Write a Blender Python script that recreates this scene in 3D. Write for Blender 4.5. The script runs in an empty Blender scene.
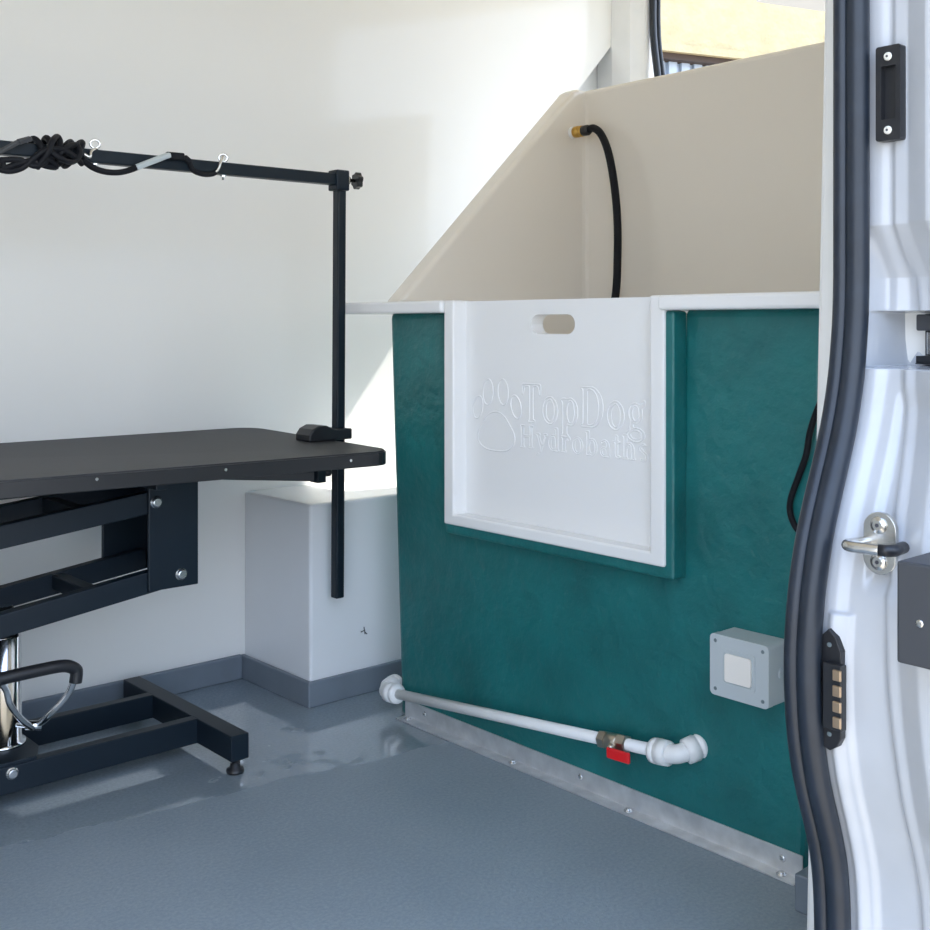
import bpy, bmesh, math, random
from mathutils import Vector, Matrix
from mathutils.geometry import tessellate_polygon
random.seed(7)
scn = bpy.context.scene
COL = scn.collection
V = Vector
PI = math.pi

# ------------------------------------------------------------------ camera
# world: X runs along the van to its rear, Y across it to the far wall, Z up from the van floor
AZ = math.radians(48.5)
FWD = V((math.cos(AZ), math.sin(AZ), 0)); RGT = V((math.sin(AZ), -math.cos(AZ), 0))
FPX, HOR, CAMZ = 1136.0, 325.0, 0.9
cam = bpy.data.cameras.new('camera'); camo = bpy.data.objects.new('camera', cam); COL.objects.link(camo)
camo.location = (0, 0, CAMZ); camo.rotation_euler = (PI/2, 0, AZ - PI/2)
cam.sensor_width = 36; cam.lens = 36*FPX/930; cam.shift_y = -(465-HOR)/930
cam.clip_start = 0.05; cam.clip_end = 200
scn.camera = camo

def ray(px, py):
    return FWD + RGT*((px-465)/FPX) + V((0, 0, (HOR-py)/FPX))
def onY(px, py, Y):            # a measured point lying in the plane Y = const
    d = ray(px, py); return V((0, 0, CAMZ)) + d*(Y/d.y)
def onX(px, py, X):
    d = ray(px, py); return V((0, 0, CAMZ)) + d*(X/d.x)

# ------------------------------------------------------------------ materials
def mat(name, col, rough=0.5, metal=0.0, spec=0.5, coat=0.0, coat_rough=0.1, bump=None, var=None, emit=None):
    """bump = (scale, strength, distance); var = (scale, amount)"""
    m = bpy.data.materials.new(name); m.use_nodes = True
    nt = m.node_tree; b = nt.nodes['Principled BSDF']
    b.inputs['Base Color'].default_value = (*col, 1); b.inputs['Roughness'].default_value = rough
    b.inputs['Metallic'].default_value = metal; b.inputs['Specular IOR Level'].default_value = spec
    b.inputs['Coat Weight'].default_value = coat; b.inputs['Coat Roughness'].default_value = coat_rough
    geo = nt.nodes.new('ShaderNodeNewGeometry')
    if var:
        n = nt.nodes.new('ShaderNodeTexNoise'); n.inputs['Scale'].default_value = var[0]; n.inputs['Detail'].default_value = 5
        nt.links.new(geo.outputs['Position'], n.inputs['Vector'])
        r = nt.nodes.new('ShaderNodeValToRGB')
        a = var[1]
        r.color_ramp.elements[0].position = .3; r.color_ramp.elements[1].position = .7
        r.color_ramp.elements[0].color = (*[max(0, c*(1-a)) for c in col], 1)
        r.color_ramp.elements[1].color = (*[min(1, c*(1+a)) for c in col], 1)
        nt.links.new(n.outputs['Fac'], r.inputs['Fac']); nt.links.new(r.outputs['Color'], b.inputs['Base Color'])
    if bump:
        n = nt.nodes.new('ShaderNodeTexNoise'); n.inputs['Scale'].default_value = bump[0]; n.inputs['Detail'].default_value = 4
        nt.links.new(geo.outputs['Position'], n.inputs['Vector'])
        bp = nt.nodes.new('ShaderNodeBump'); bp.inputs['Strength'].default_value = bump[1]; bp.inputs['Distance'].default_value = bump[2]
        nt.links.new(n.outputs['Fac'], bp.inputs['Height']); nt.links.new(bp.outputs['Normal'], b.inputs['Normal'])
        if coat: nt.links.new(bp.outputs['Normal'], b.inputs['Coat Normal'])
    return m

M = {}
M['lining'] = mat('white_gloss_lining', (.79, .785, .755), .09, spec=.3, var=(1.3, .015), bump=(2.0, .03, .01))
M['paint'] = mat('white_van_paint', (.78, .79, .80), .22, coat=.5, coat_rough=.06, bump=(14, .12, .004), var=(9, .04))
M['jamb'] = mat('white_van_paint_shaded', (.50, .52, .55), .25, coat=.5, coat_rough=.06, bump=(14, .12, .004), var=(9, .05))  # white van paint with shade put into its colour against overbright daylight
M['ceil'] = mat('ceiling_warm_tint', (.82, .75, .62), .5)  # cream tint added to warm the light bounced onto the upper wall
M['arch'] = mat('arch_white', (.80, .81, .82), .2, bump=(4, .1, .006), var=(2.5, .03))
M['black'] = mat('black_powder_coat', (.005, .012, .020), .42, spec=.35, bump=(400, .1, .0004))  # faint blue of the reflected sky put into the black
M['top'] = mat('black_ribbed_rubber', (.028, .029, .032), .55, bump=(220, .35, .001), var=(6, .12))
M['edge'] = mat('black_edge_band', (.016, .017, .019), .4)
M['plastic'] = mat('black_plastic', (.014, .015, .018), .38)
M['cord'] = mat('black_cord', (.005, .006, .009), .6, spec=.25, bump=(500, .4, .0006))
M['chrome'] = mat('chrome', (.80, .81, .82), .1, 1)
M['zinc'] = mat('zinc_steel', (.66, .65, .62), .27, 1, var=(60, .12))
M['steel'] = mat('bright_screw', (.72, .73, .74), .25, 1)
M['alu'] = mat('brushed_aluminium', (.74, .75, .76), .42, .7, var=(25, .15), bump=(60, .1, .001))
M['nickel'] = mat('nickel', (.55, .50, .42), .3, 1)
M['brass'] = mat('brass', (.62, .38, .10), .28, 1)
M['green'] = mat('green_fibreglass', (.007, .142, .142), .42, coat=.22, coat_rough=.18, bump=(30, .6, .008), var=(7, .2))
M['cream'] = mat('cream_gelcoat', (.82, .77, .695), .2, bump=(2.5, .06, .01), var=(2, .02))
M['gate'] = mat('white_moulded_plastic', (.85, .85, .845), .22, bump=(5, .05, .004))
M['pvc'] = mat('white_pipe', (.86, .86, .85), .3)
M['red'] = mat('red_vinyl', (.75, .012, .016), .35)
M['boxgrey'] = mat('light_grey_plastic', (.50, .55, .57), .4)
M['lens'] = mat('rocker_ivory', (.88, .84, .78), .3)
M['screwdark'] = mat('grey_screw', (.22, .27, .29), .4, .6)
M['rubber'] = mat('seal_rubber', (.011, .017, .027), .40, var=(30, .2))
M['base'] = mat('grey_coving', (.17, .20, .235), .35, var=(8, .1))
M['darkgrey'] = mat('dark_grey_plastic', (.045, .048, .054), .5, bump=(300, .2, .0005))
M['contact'] = mat('bronze_contact', (.55, .40, .27), .35, .9)
M['whitescrew'] = mat('pale_screw', (.82, .80, .72), .35, .2)
M['stucco'] = mat('yellow_stucco', (.52, .42, .24), .9, bump=(14, .6, .03), var=(7, .10))
M['clad'] = mat('blue_grey_cladding', (.40, .46, .54), .5, .1)
M['darkbrown'] = mat('dark_brown', (.05, .03, .02), .7)
M['eave'] = mat('grey_soffit', (.55, .54, .52), .7)
M['ink'] = mat('dark_ink', (.05, .05, .06), .6)

def floor_mat():
    m = bpy.data.materials.new('grey_vinyl_floor'); m.use_nodes = True
    nt = m.node_tree; N = nt.nodes; L = nt.links; b = N['Principled BSDF']
    geo = N.new('ShaderNodeNewGeometry'); sep = N.new('ShaderNodeSeparateXYZ'); L.new(geo.outputs['Position'], sep.inputs[0])
    def noise(sc, det=4, rough=.5):
        n = N.new('ShaderNodeTexNoise'); n.inputs['Scale'].default_value = sc; n.inputs['Detail'].default_value = det
        n.inputs['Roughness'].default_value = rough; L.new(geo.outputs['Position'], n.inputs['Vector']); return n
    def math_(op, a, bb, clamp=False):
        n = N.new('ShaderNodeMath'); n.operation = op; n.use_clamp = clamp
        for i, v in enumerate((a, bb)):
            if isinstance(v, (int, float)): n.inputs[i].default_value = v
            else: L.new(v, n.inputs[i])
        return n.outputs[0]
    fine = noise(150, 3, .7); big = noise(2.2, 5)
    cr = N.new('ShaderNodeValToRGB'); cr.color_ramp.elements[0].position = .38; cr.color_ramp.elements[1].position = .64
    cr.color_ramp.elements[0].color = (.21, .262, .30, 1); cr.color_ramp.elements[1].color = (.31, .36, .395, 1)
    mix = math_('ADD', math_('MULTIPLY', fine.outputs['Fac'], .55), math_('MULTIPLY', big.outputs['Fac'], .45))
    L.new(mix, cr.inputs['Fac']); L.new(cr.outputs['Color'], b.inputs['Base Color'])
    # wet film: across the far side of the floor, with ragged edges
    wob = noise(5.5, 5, .6)
    line = math_('ADD', sep.outputs['Y'], math_('MULTIPLY', math_('SUBTRACT', sep.outputs['X'], .8), .16))
    line = math_('ADD', line, math_('MULTIPLY', math_('SUBTRACT', wob.outputs['Fac'], .5), .10))
    w1 = math_('MULTIPLY', math_('SUBTRACT', line, 1.975), 60, True)
    patch = noise(3.3, 5, .62)
    w2 = math_('MULTIPLY', math_('SUBTRACT', patch.outputs['Fac'], .36), 30, True)
    wet = math_('MULTIPLY', w1, w2)
    L.new(wet, b.inputs['Coat Weight']); b.inputs['Coat Roughness'].default_value = .04
    rr = math_('SUBTRACT', .42, math_('MULTIPLY', wet, .32)); L.new(rr, b.inputs['Roughness'])
    bp = N.new('ShaderNodeBump'); bp.inputs['Distance'].default_value = .0012
    st = math_('SUBTRACT', .8, math_('MULTIPLY', wet, .78)); L.new(st, bp.inputs['Strength'])
    L.new(fine.outputs['Fac'], bp.inputs['Height']); L.new(bp.outputs['Normal'], b.inputs['Normal'])
    return m
M['floor'] = floor_mat()
M['ground'] = mat('pale_concrete', (.44, .385, .30), .9, var=(3, .12), bump=(40, .3, .004))

# ------------------------------------------------------------------ mesh helper
class MB:
    def __init__(s): s.v = []; s.f = []; s.sm = []
    def add(s, vs, fs, smooth=False):
        o = len(s.v); s.v += [V(p) for p in vs]; s.f += [tuple(i+o for i in f) for f in fs]; s.sm += [smooth]*len(fs); return s
    def box(s, x0, x1, y0, y1, z0, z1):
        vs = [(x, y, z) for x in (x0, x1) for y in (y0, y1) for z in (z0, z1)]
        return s.add(vs, [(0,1,3,2),(4,6,7,5),(0,4,5,1),(2,3,7,6),(0,2,6,4),(1,5,7,3)])
    def bar(s, p, q, w, h, up=(0,0,1)):      # square bar from p to q: h along up, w across
        p = V(p); q = V(q); d = (q-p).normalized(); up = V(up); sd = d.cross(up).normalized(); up = sd.cross(d).normalized()
        vs = [e + sd*(a*w/2) + up*(b*h/2) for e in (p, q) for a in (-1, 1) for b in (-1, 1)]
        return s.add(vs, [(0,1,3,2),(4,6,7,5),(0,4,5,1),(2,3,7,6),(0,2,6,4),(1,5,7,3)])
    def tube(s, path, r, n=14, closed=False, flat=None):
        P = [V(p) for p in path]; k = len(P); R = r if isinstance(r, (list, tuple)) else [r]*k
        T = []
        for i in range(k):
            a = P[(i-1) % k] if (closed or i) else P[0]; b = P[(i+1) % k] if (closed or i < k-1) else P[-1]
            T.append((b-a).normalized())
        u = T[0].orthogonal().normalized(); vs = []; fs = []
        for i in range(k):
            u = (u - T[i]*u.dot(T[i])).normalized(); w = T[i].cross(u)
            for j in range(n):
                a = 2*PI*j/n; vs.append(P[i] + (u*math.cos(a) + w*math.sin(a))*R[i])
        for i in range(k if closed else k-1):
            i2 = (i+1) % k
            for j in range(n): fs.append((i*n+j, i*n+(j+1) % n, i2*n+(j+1) % n, i2*n+j))
        s.add(vs, fs, True)
        if not closed:
            o = len(s.v) - len(vs)
            s.f += [tuple(o+j for j in reversed(range(n))), tuple(o+(k-1)*n+j for j in range(n))]; s.sm += [False, False]
        return s
    def rod(s, p, d, prof, n=24, smooth=True):            # turned piece: prof = [(distance, radius), ...]
        p = V(p); d = V(d).normalized(); u = d.orthogonal().normalized(); w = d.cross(u); vs = []; fs = []
        if n == 6: smooth = False
        for (t, r) in prof:
            for j in range(n):
                a = 2*PI*j/n; vs.append(p + d*t + (u*math.cos(a) + w*math.sin(a))*r)
        for i in range(len(prof)-1):
            for j in range(n): fs.append((i*n+j, i*n+(j+1) % n, (i+1)*n+(j+1) % n, (i+1)*n+j))
        o = len(s.v); s.v += vs
        for i, f in enumerate(fs):
            s.f.append(tuple(a+o for a in f)); s.sm.append(smooth)
        s.f += [tuple(o+j for j in reversed(range(n))), tuple(o+(len(prof)-1)*n+j for j in range(n))]; s.sm += [False, False]
        return s
    def prism(s, outer, to3, d0, d1, holes=()):           # 2D outline (+ holes) extruded between depths d0 and d1
        loops = [list(outer)] + [list(h) for h in holes]; flat = [p for l in loops for p in l]; n = len(flat)
        tris = tessellate_polygon([[V((p[0], p[1], 0)) for p in l] for l in loops])
        vs = [to3(p[0], p[1], d0) for p in flat] + [to3(p[0], p[1], d1) for p in flat]
        fs = [tuple(t) for t in tris] + [tuple(i+n for i in reversed(t)) for t in tris]
        o = 0
        for l in loops:
            k = len(l)
            for i in range(k): fs.append((o+i, o+(i+1) % k, o+(i+1) % k+n, o+i+n))
            o += k
        return s.add(vs, fs)
    def grid(s, fn, nu, nv, smooth=True):
        vs = [fn(i/(nu-1), j/(nv-1)) for i in range(nu) for j in range(nv)]
        return s.add(vs, [(i*nv+j, (i+1)*nv+j, (i+1)*nv+j+1, i*nv+j+1) for i in range(nu-1) for j in range(nv-1)], smooth)
    def ball(s, c, r, n=16):
        c = V(c); rr = r if isinstance(r, (list, tuple)) else (r, r, r)
        return s.add([c + V((rr[0]*math.sin(PI*i/n)*math.cos(2*PI*j/n), rr[1]*math.sin(PI*i/n)*math.sin(2*PI*j/n), rr[2]*math.cos(PI*i/n))) for i in range(n+1) for j in range(n)],
                     [(i*n+j, (i+1)*n+j, (i+1)*n+(j+1) % n, i*n+(j+1) % n) for i in range(n) for j in range(n)], True)
    def build(s, name, m, parent=None, bevel=0, seg=2, solid=0, label=None):
        org = ORG.get(parent.name, V((0,0,0))) if parent else V((0,0,0))
        me = bpy.data.meshes.new(name); me.from_pydata([p-org for p in s.v], [], s.f); me.update()
        bm = bmesh.new(); bm.from_mesh(me)
        bmesh.ops.remove_doubles(bm, verts=bm.verts, dist=1e-6)
        bmesh.ops.recalc_face_normals(bm, faces=bm.faces); bm.to_mesh(me); bm.free()
        if len(me.polygons) == len(s.sm):
            me.polygons.foreach_set('use_smooth', s.sm)
        else:
            me.polygons.foreach_set('use_smooth', [any(s.sm)]*len(me.polygons))
        me.materials.append(M[m] if isinstance(m, str) else m)
        o = bpy.data.objects.new(name, me); COL.objects.link(o)
        if parent: o.parent = parent; ORG[o.name] = org
        if solid:
            md = o.modifiers.new('solid', 'SOLIDIFY'); md.thickness = solid; md.offset = -1
        if bevel:
            md = o.modifiers.new('bevel', 'BEVEL'); md.width = bevel; md.segments = seg; md.limit_method = 'ANGLE'; md.angle_limit = math.radians(38)
        if label: o['label'] = label
        return o
ORG = {}
def thing(name, label, cat, loc, group=None):
    o = bpy.data.objects.new(name, None); COL.objects.link(o); o.location = loc; o.empty_display_size = .05
    o['label'] = label; o['category'] = cat
    if group: o['group'] = group
    ORG[o.name] = V(loc); return o
def tag(o, label, cat, kind=None):
    o['label'] = label; o['category'] = cat
    if kind: o['kind'] = kind
    return o
def struct(o, label, cat): return tag(o, label, cat, 'structure')
def smoothpath(pts, n=8, closed=False):                   # Catmull-Rom through points
    P = [V(p) for p in pts]; k = len(P); out = []
    for i in range(k if closed else k-1):
        if closed: a, b, c, d = P[i-1], P[i], P[(i+1) % k], P[(i+2) % k]
        else: a, b, c, d = P[max(i-1, 0)], P[i], P[i+1], P[min(i+2, k-1)]
        for j in range(n):
            t = j/n
            out.append(.5*((2*b) + (c-a)*t + (2*a-5*b+4*c-d)*t*t + (3*b-a-3*c+d)*t**3))
    if not closed: out.append(P[-1])
    return out
def lerp(tab, z):                                          # piecewise-linear table, first column ascending
    if z <= tab[0][0]: return tab[0][1]
    for (a, fa), (b, fb) in zip(tab, tab[1:]):
        if z <= b: return fa + (fb-fa)*(z-a)/(b-a)
    return tab[-1][1]
def sstep(a, b, x):
    t = min(1, max(0, (x-a)/(b-a))); return t*t*(3-2*t)

# ------------------------------------------------------------------ van shell
struct(MB().box(-.8, 2.97, .60, 2.66, -.06, 0).build('floor', 'floor'), 'grey vinyl floor of the van, wet towards the far wall', 'floor')
struct(MB().box(-.8, 2.97, .45, 2.70, 2.05, 2.10).build('ceiling', 'ceil'), 'ceiling of the van, tinted to warm the bounced light', 'ceiling')

def lin_end(z): return lerp([(0, 2.46), (1.2, 2.46), (1.64, 2.71), (1.88, 2.93), (1.95, 2.965)], z)
def lin_y(z): return 2.551 - .03*sstep(1.2, 2.05, z)
g = MB()
def lining(u, v):
    z = 2.05*v; x1 = lin_end(z); return V((-.8 + (x1+.8)*u, lin_y(z), z))
g.grid(lambda u, v: lining(u, 1-v), 24, 40)
struct(g.build('wall_far', 'lining'), 'glossy white wall lining on the far side of the van behind the black table', 'wall')
struct(MB().box(-.8, 2.97, 2.605, 2.66, 0, 2.05).build('wall_outer', 'paint'), 'bare painted body side behind the white lining', 'wall')
struct(MB().box(-.86, -.8, .45, 2.66, -.06, 2.05).build('wall_front', 'lining'), 'white bulkhead at the front of the van', 'wall')
# near side wall behind the door opening, and the piece ahead of it
w = MB(); to = lambda x, y, d: V((x, y, d))
def rwall(x, y, z): return V((x, y + (.033*(1-z/1.5) if (y > .8) else 0), z))
poly = [(1.35, .807), (1.35, .76), (1.42, .52), (2.97, .52), (2.97, .807)]
vs = [rwall(x, y, z) for z in (0, 2.05) for x, y in poly]
w.add(vs, [(0,1,2,3,4), (9,8,7,6,5)] + [(i, (i+1) % 5, (i+1) % 5+5, i+5) for i in range(5)])
struct(w.build('wall_right', 'lining', bevel=.006), 'white lining edge at the door end of the near side wall', 'wall')
struct(MB().box(-.8, -.4, .52, .80, 0, 2.05).build('wall_left', 'paint'), 'white side wall ahead of the sliding door opening', 'wall')
struct(MB().box(1.655, 1.675, .84, 1.10, 0, .90).build('trim_1', 'lining'), 'narrow white closing strip between green bath and near wall', 'trim')
# wheel arch box
a = MB().box(1.503, 2.52, 2.250, 2.5505, 0, .475)
wa = struct(a.build('wheel_arch', 'arch', bevel=.007, seg=3), 'white boxed wheel arch against the far wall beside the green bath', 'wheel arch')
mk = MB()
for p, q in (((364, 627), (365, 634)), ((365, 630), (361, 632)), ((365, 632), (367, 634))):
    mk.tube([onY(*p, 2.2495), onY(*q, 2.2495)], .0013, 6)
mk.build('ink_mark', 'ink', wa)
# coving
b = MB().box(-.8, 1.491, 2.538, 2.5505, 0, .062)
struct(b.build('baseboard_far', 'base', bevel=.004), 'grey coved skirting along the far wall behind the table', 'baseboard')
b = MB().prism([(1.491, 2.5505), (1.491, 2.238), (2.3, 2.238), (2.3, 2.2495), (1.5025, 2.2495), (1.5025, 2.5505)], to, 0, .060)
struct(b.build('baseboard_arch', 'base', bevel=.003), 'grey coved skirting wrapped around the boxed wheel arch', 'baseboard')
b = MB().box(1.535, 1.652, .84, .972, 0, .058)
struct(b.build('baseboard_right', 'base', bevel=.003), 'short grey skirting end beside the door seal at the near wall', 'baseboard')

# rear pillar and rear doorway
p = MB()
prof = [(2.90, 2.604), (2.885, 2.52), (2.895, 2.45), (2.915, 2.42), (2.925, 2.402), (2.97, 2.402), (2.97, 2.604)]
p.prism(prof, to, 0, 2.05)
struct(p.build('rear_pillar', 'paint', bevel=.01, seg=3), 'cream-lit white rear pillar beside the back door opening', 'pillar')
path = [V((2.935, 2.386 - .03*sstep(1.9, 1.6, z), z)) for z in [2.05 - i*.05 for i in range(40)]]
s_ = MB().tube(path, .012, 12); path2 = [q + V((.03, .002, 0)) for q in path]; s_.tube(path2, .008, 12)
tag(s_.build('rear_door_seal', 'rubber'), 'thin black rubber seal around the rear door opening, above the bath', 'door seal')
# ------------------------------------------------------------------ sliding-door pillar (jamb), seal and fittings
SEAL = [(0,853),(60,853),(120,853),(180,853),(240,853),(300,853),(350,850.5),(403,845),(460,833.5),(507,821.5),(558,812),(620,805.5),(660,804),(700,805),(750,808.5),(800,818),(840,829),(880,833.5),(930,834.5)]
SP = [onY(x, y, .72) for y, x in SEAL]
SP = [V((SP[0].x, .72, 2.05))] + SP + [V((SP[-1].x, .72, .0))]
XZ = sorted([(q.z, q.x) for q in SP])
def xs(z): return (lerp(XZ, z-.03) + lerp(XZ, z) + lerp(XZ, z+.03))/3
def jamb(y, z):
    x = xs(z) + .010
    yb = lerp([(.2, .600), (.42, .603), (.56, .612), (.9, .645), (1.0, .655), (2, .657)], z)
    up = sstep(.93, .99, z)
    x -= .017*min(1, max(0, (yb-y)/.030))                   # raised outer fold
    x += .007*sstep(.693, .675, y)*(1-.4*up)                # shallow channel beside the seal
    x -= .010*sstep(yb+.022, yb+.010, y)*(1-up)
    x -= .004*sstep(.677, .671, y)*up
    side = sstep(.722, .700, y)
    x += .042*min(1, max(0, (1.020-z)/.062))*sstep(.8475, .8505, z)*side   # sloped cheek above the latch pocket
    x += .060*sstep(.8475, .8505, z)*(1-sstep(.9145, .9175, z))*sstep(.714, .706, y)   # latch pocket
    x -= .004*sstep(.954, .952, z)*(1-sstep(.9145, .9175, z))*0
    x += .008*sstep(.60, .615, z)*(1-sstep(.80, .835, z))*sstep(.665, .655, y)
    x -= .005*sstep(.575, .570, z)*sstep(.700, .690, y)*sstep(.668, .676, y)
    return V((x, y, z))
j = MB()
zs = sorted([2.05*i/270 for i in range(271)] + [.8465, .8475, .8482, .849, .8498, .8505, .8515, .9135, .9145, .9152, .916, .9168, .9175, .9185, 1.0195, 1.0205, .9575, .9585] + [.57, .5715, .573, .5745] + [.80+.003*i for i in range(8)])
j.grid(lambda u, v: jamb(.752 - .30*v, zs[int(round(u*(len(zs)-1)))]), len(zs), 110)
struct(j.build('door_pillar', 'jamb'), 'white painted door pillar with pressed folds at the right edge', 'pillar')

seal_c = [V((sum(lerp(XZ, z+k*.012) for k in range(-3, 4))/7, .72, z)) for z in [2.05 - i*.0125 for i in range(165)]]
n_ = len(seal_c)
st = thing('door_seal', 'thick black rubber seal curving down the sliding door opening', 'door seal', SP[-1])
MB().tube([q + RGT*.0075 + V((-.012, -.004, 0)) for q in seal_c], .0145, 18).build('seal_bulb', 'rubber', st)
MB().tube([q - RGT*.0115 + V((-.004, 0, 0)) for q in seal_c], .0100, 14).build('seal_lip', 'rubber', st)

# recessed black guide plate, upper part of the pillar
cx = min(jamb(y, z).x for y in (.655, .671, .687) for z in (1.12, 1.175, 1.23))
gp = thing('guide_plate', 'black recessed plate with two pale screws high on the white pillar', 'guide plate', (cx, .67, 1.12))
yz = lambda u, v, d: V((d, u, v))
def rrect(u0, u1, v0, v1, r, n=5):
    out = []
    for (cu, cv, a0) in ((u1-r, v1-r, 0), (u0+r, v1-r, PI/2), (u0+r, v0+r, PI), (u1-r, v0+r, 1.5*PI)):
        out += [(cu + r*math.cos(a0 + PI/2*i/n), cv + r*math.sin(a0 + PI/2*i/n)) for i in range(n+1)]
    return out
q = MB().prism(rrect(.658, .689, 1.118, 1.230, .003), yz, cx-.013, cx+.004, [rrect(.664, .682, 1.143, 1.206, .001)])
q.box(cx-.004, cx-.001, .660, .687, 1.13, 1.22)
q.build('plate', 'plastic', gp, bevel=.0012)
for z in (1.130, 1.217):
    sc = MB().rod((cx-.0125, .6735, z), (-1, 0, 0), [(0, .0052), (.0015, .005), (.003, .0036)], 18).build('screw', 'whitescrew', gp, label='pale round screw')
    MB().rod((cx-.0154, .6735, z), (-1, 0, 0), [(0, .0017), (.0003, .0016)], 6).build('screw_socket', 'ink', sc)

# latch in its pocket
lx = jamb(.672, .88).x - .004
lt = thing('door_latch', 'black latch set in the square pocket of the white pillar', 'latch', (lx, .64, .852))
MB().box(lx-.030, lx+.004, .575, .682, .852, .8535).box(lx-.028, lx+.004, .575, .682, .8535, .862).box(lx-.004, lx+.004, .575, .682, .86, .914).build('latch_case', 'plastic', lt, bevel=.0015)
MB().box(lx-.032, lx, .58, .680, .893, .913).build('cover', 'darkgrey', lt, bevel=.002)
MB().box(lx-.022, lx, .664, .672, .862, .893).box(lx-.022, lx, .64, .648, .862, .893).build('latch_claw', 'zinc', lt, bevel=.002)

# striker
sx = min(jamb(y, z).x for y in (.62, .64, .66) for z in (.63, .655, .68)) 
sk = thing('latch_striker', 'steel striker loop on an oval two-bolt plate on the pillar', 'striker', (sx, .644, .622))
z0 = .656
ov = []
for i in range(24):
    a = 2*PI*i/24; ov.append((.6435 + .0195*math.cos(a), z0 + .0155*(1 if math.sin(a) > 0 else -1) + .0195*math.sin(a)))
MB().prism(ov, yz, sx-.004, sx+.003).build('plate', 'zinc', sk, bevel=.0015)
for dz in (-.0205, .0205):
    sc = MB().rod((sx-.004, .644, z0+dz), (-1, 0, 0), [(0, .0098), (.002, .0095), (.003, .0085), (.003, .0062), (.0045, .0055)], 20).build('bolt', 'zinc', sk)
    MB().rod((sx-.0084, .644, z0+dz), (-1, 0, 0), [(0, .0025), (.0004, .0024)], 6).build('bolt_socket', 'ink', sc)
lp = smoothpath([(sx, .659, z0), (sx-.022, .662, z0), (sx-.036, .664, z0), (sx-.044, .656, z0), (sx-.043, .643, z0), (sx-.040, .625, z0), (sx-.036, .6155, z0)], 6)
MB().tube(lp, .0062, 14).build('loop', 'zinc', sk)
MB().tube([(sx-.040, .625, z0), (sx-.037, .616, z0), (sx-.030, .612, z0), (sx-.004, .615, z0)], .0066, 14).build('sleeve', 'plastic', sk, label='black rubber sleeve')

# contact block
bx = min(jamb(y, z).x for y in (.667, .68, .695) for z in (.43, .49, .55))
cb = thing('contact_block', 'black electrical block with four bronze contacts beside the seal', 'contact block', (bx, .68, .423))
MB().prism([(.705, .436), (.705, .532), (.700, .547), (.691, .556), (.682, .547), (.676, .532), (.676, .434), (.681, .424), (.690, .418), (.701, .422)], yz, bx-.005, bx+.006).build('back_plate', 'plastic', cb, bevel=.001)
MB().box(bx-.015, bx-.004, .669, .693, .446, .520).build('contact_body', 'plastic', cb, bevel=.0015)
for i in range(4):
    zc = .4560 + .0176*i
    MB().box(bx-.0175, bx-.014, .6690, .6795, zc-.0062, zc+.0062).build('contact', 'contact', cb, bevel=.0012)
for z in (.538, .437):
    MB().rod((bx-.005, .690, z), (-1, 0, 0), [(0, .003), (.001, .0026)], 12).build('screw', 'screwdark', cb)

# dark bump block
db = thing('stop_block', 'dark grey square stop block at the right edge of the pillar', 'stop block', (1.10, .51, .565))
MB().box(1.083, 1.150, .44, .569, .560, .663).build('block', 'darkgrey', db, bevel=.003)
MB().box(1.1495, 1.18, .47, .55, .58, .65).build('mount', 'darkgrey', db, bevel=.002)
MB().rod((1.0835, .5445, .604), (-1, 0, 0), [(0, .0045), (.001, .004), (.0012, .002)], 8).build('rivet', 'zinc', db)

# the sliding door, open, parked outside along the body behind the pillar
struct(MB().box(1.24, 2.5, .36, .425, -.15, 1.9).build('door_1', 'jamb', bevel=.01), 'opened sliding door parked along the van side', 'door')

# ------------------------------------------------------------------ dog bath
BX = 1.63; YC = 1.5435
bath = thing('dog_bath', 'green fibreglass dog bath with white rim and tall cream splash panels', 'dog bath', (BX, YC, 0))
def tap(p):                       # moulding draft: the tub narrows towards its foot
    p = V(p); return V((p.x, YC + (p.y-YC)*(1 + .078*max(0, min(p.z, .93))/.93), p.z))
HB = .5265                        # half width at the foot
def tapyz(u, v, d): return tap((d, u, v))
m = MB()
gl, gr, gb = 1.838, 1.268, .50    # gate opening (world y at gate height)
gl2 = YC + (gl-YC)/1.036; gr2 = YC + (gr-YC)/1.036
front = [(YC+HB, .0), (YC+HB, .47), (YC+HB, .93), (gl2, .93), (gl2, gb), (gr2, gb), (gr2, .93), (YC-HB, .93), (YC-HB, .47), (YC-HB, 0)]
m.prism(front, tapyz, BX, BX+.05)
def wallbox(x0, x1, y0, y1, z0, z1):
    vs = [tap((x, y, z)) for x in (x0, x1) for y in (y0, y1) for z in (z0, z1)]
    m.add(vs, [(0,1,3,2),(4,6,7,5),(0,4,5,1),(2,3,7,6),(0,2,6,4),(1,5,7,3)])
wallbox(BX+.05, 2.36, YC+HB-.04, YC+HB, 0, .93); wallbox(BX+.05, 2.36, YC-HB, YC-HB+.04, 0, .93); wallbox(2.36, 2.40, YC-HB, YC+HB, 0, .93)
m.build('tub_body', 'green', bath, bevel=.014, seg=3)
li = MB()
def lb(x0, x1, y0, y1, z0, z1): li.box(x0, x1, y0, y1, z0, z1)
lb(BX+.052, 2.355, YC-.470, YC+.470, .44, .47)
lb(BX+.052, 2.355, YC+.470, YC+.480, .44, .93); lb(BX+.052, 2.355, YC-.480, YC-.470, .44, .93); lb(2.345, 2.355, YC-.48, YC+.48, .44, .93)
lb(2.16, 2.345, YC-.47, YC+.47, .47, .80)          # moulded seat step inside the tub
li.build('tub_liner', 'cream', bath, bevel=.004)
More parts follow.
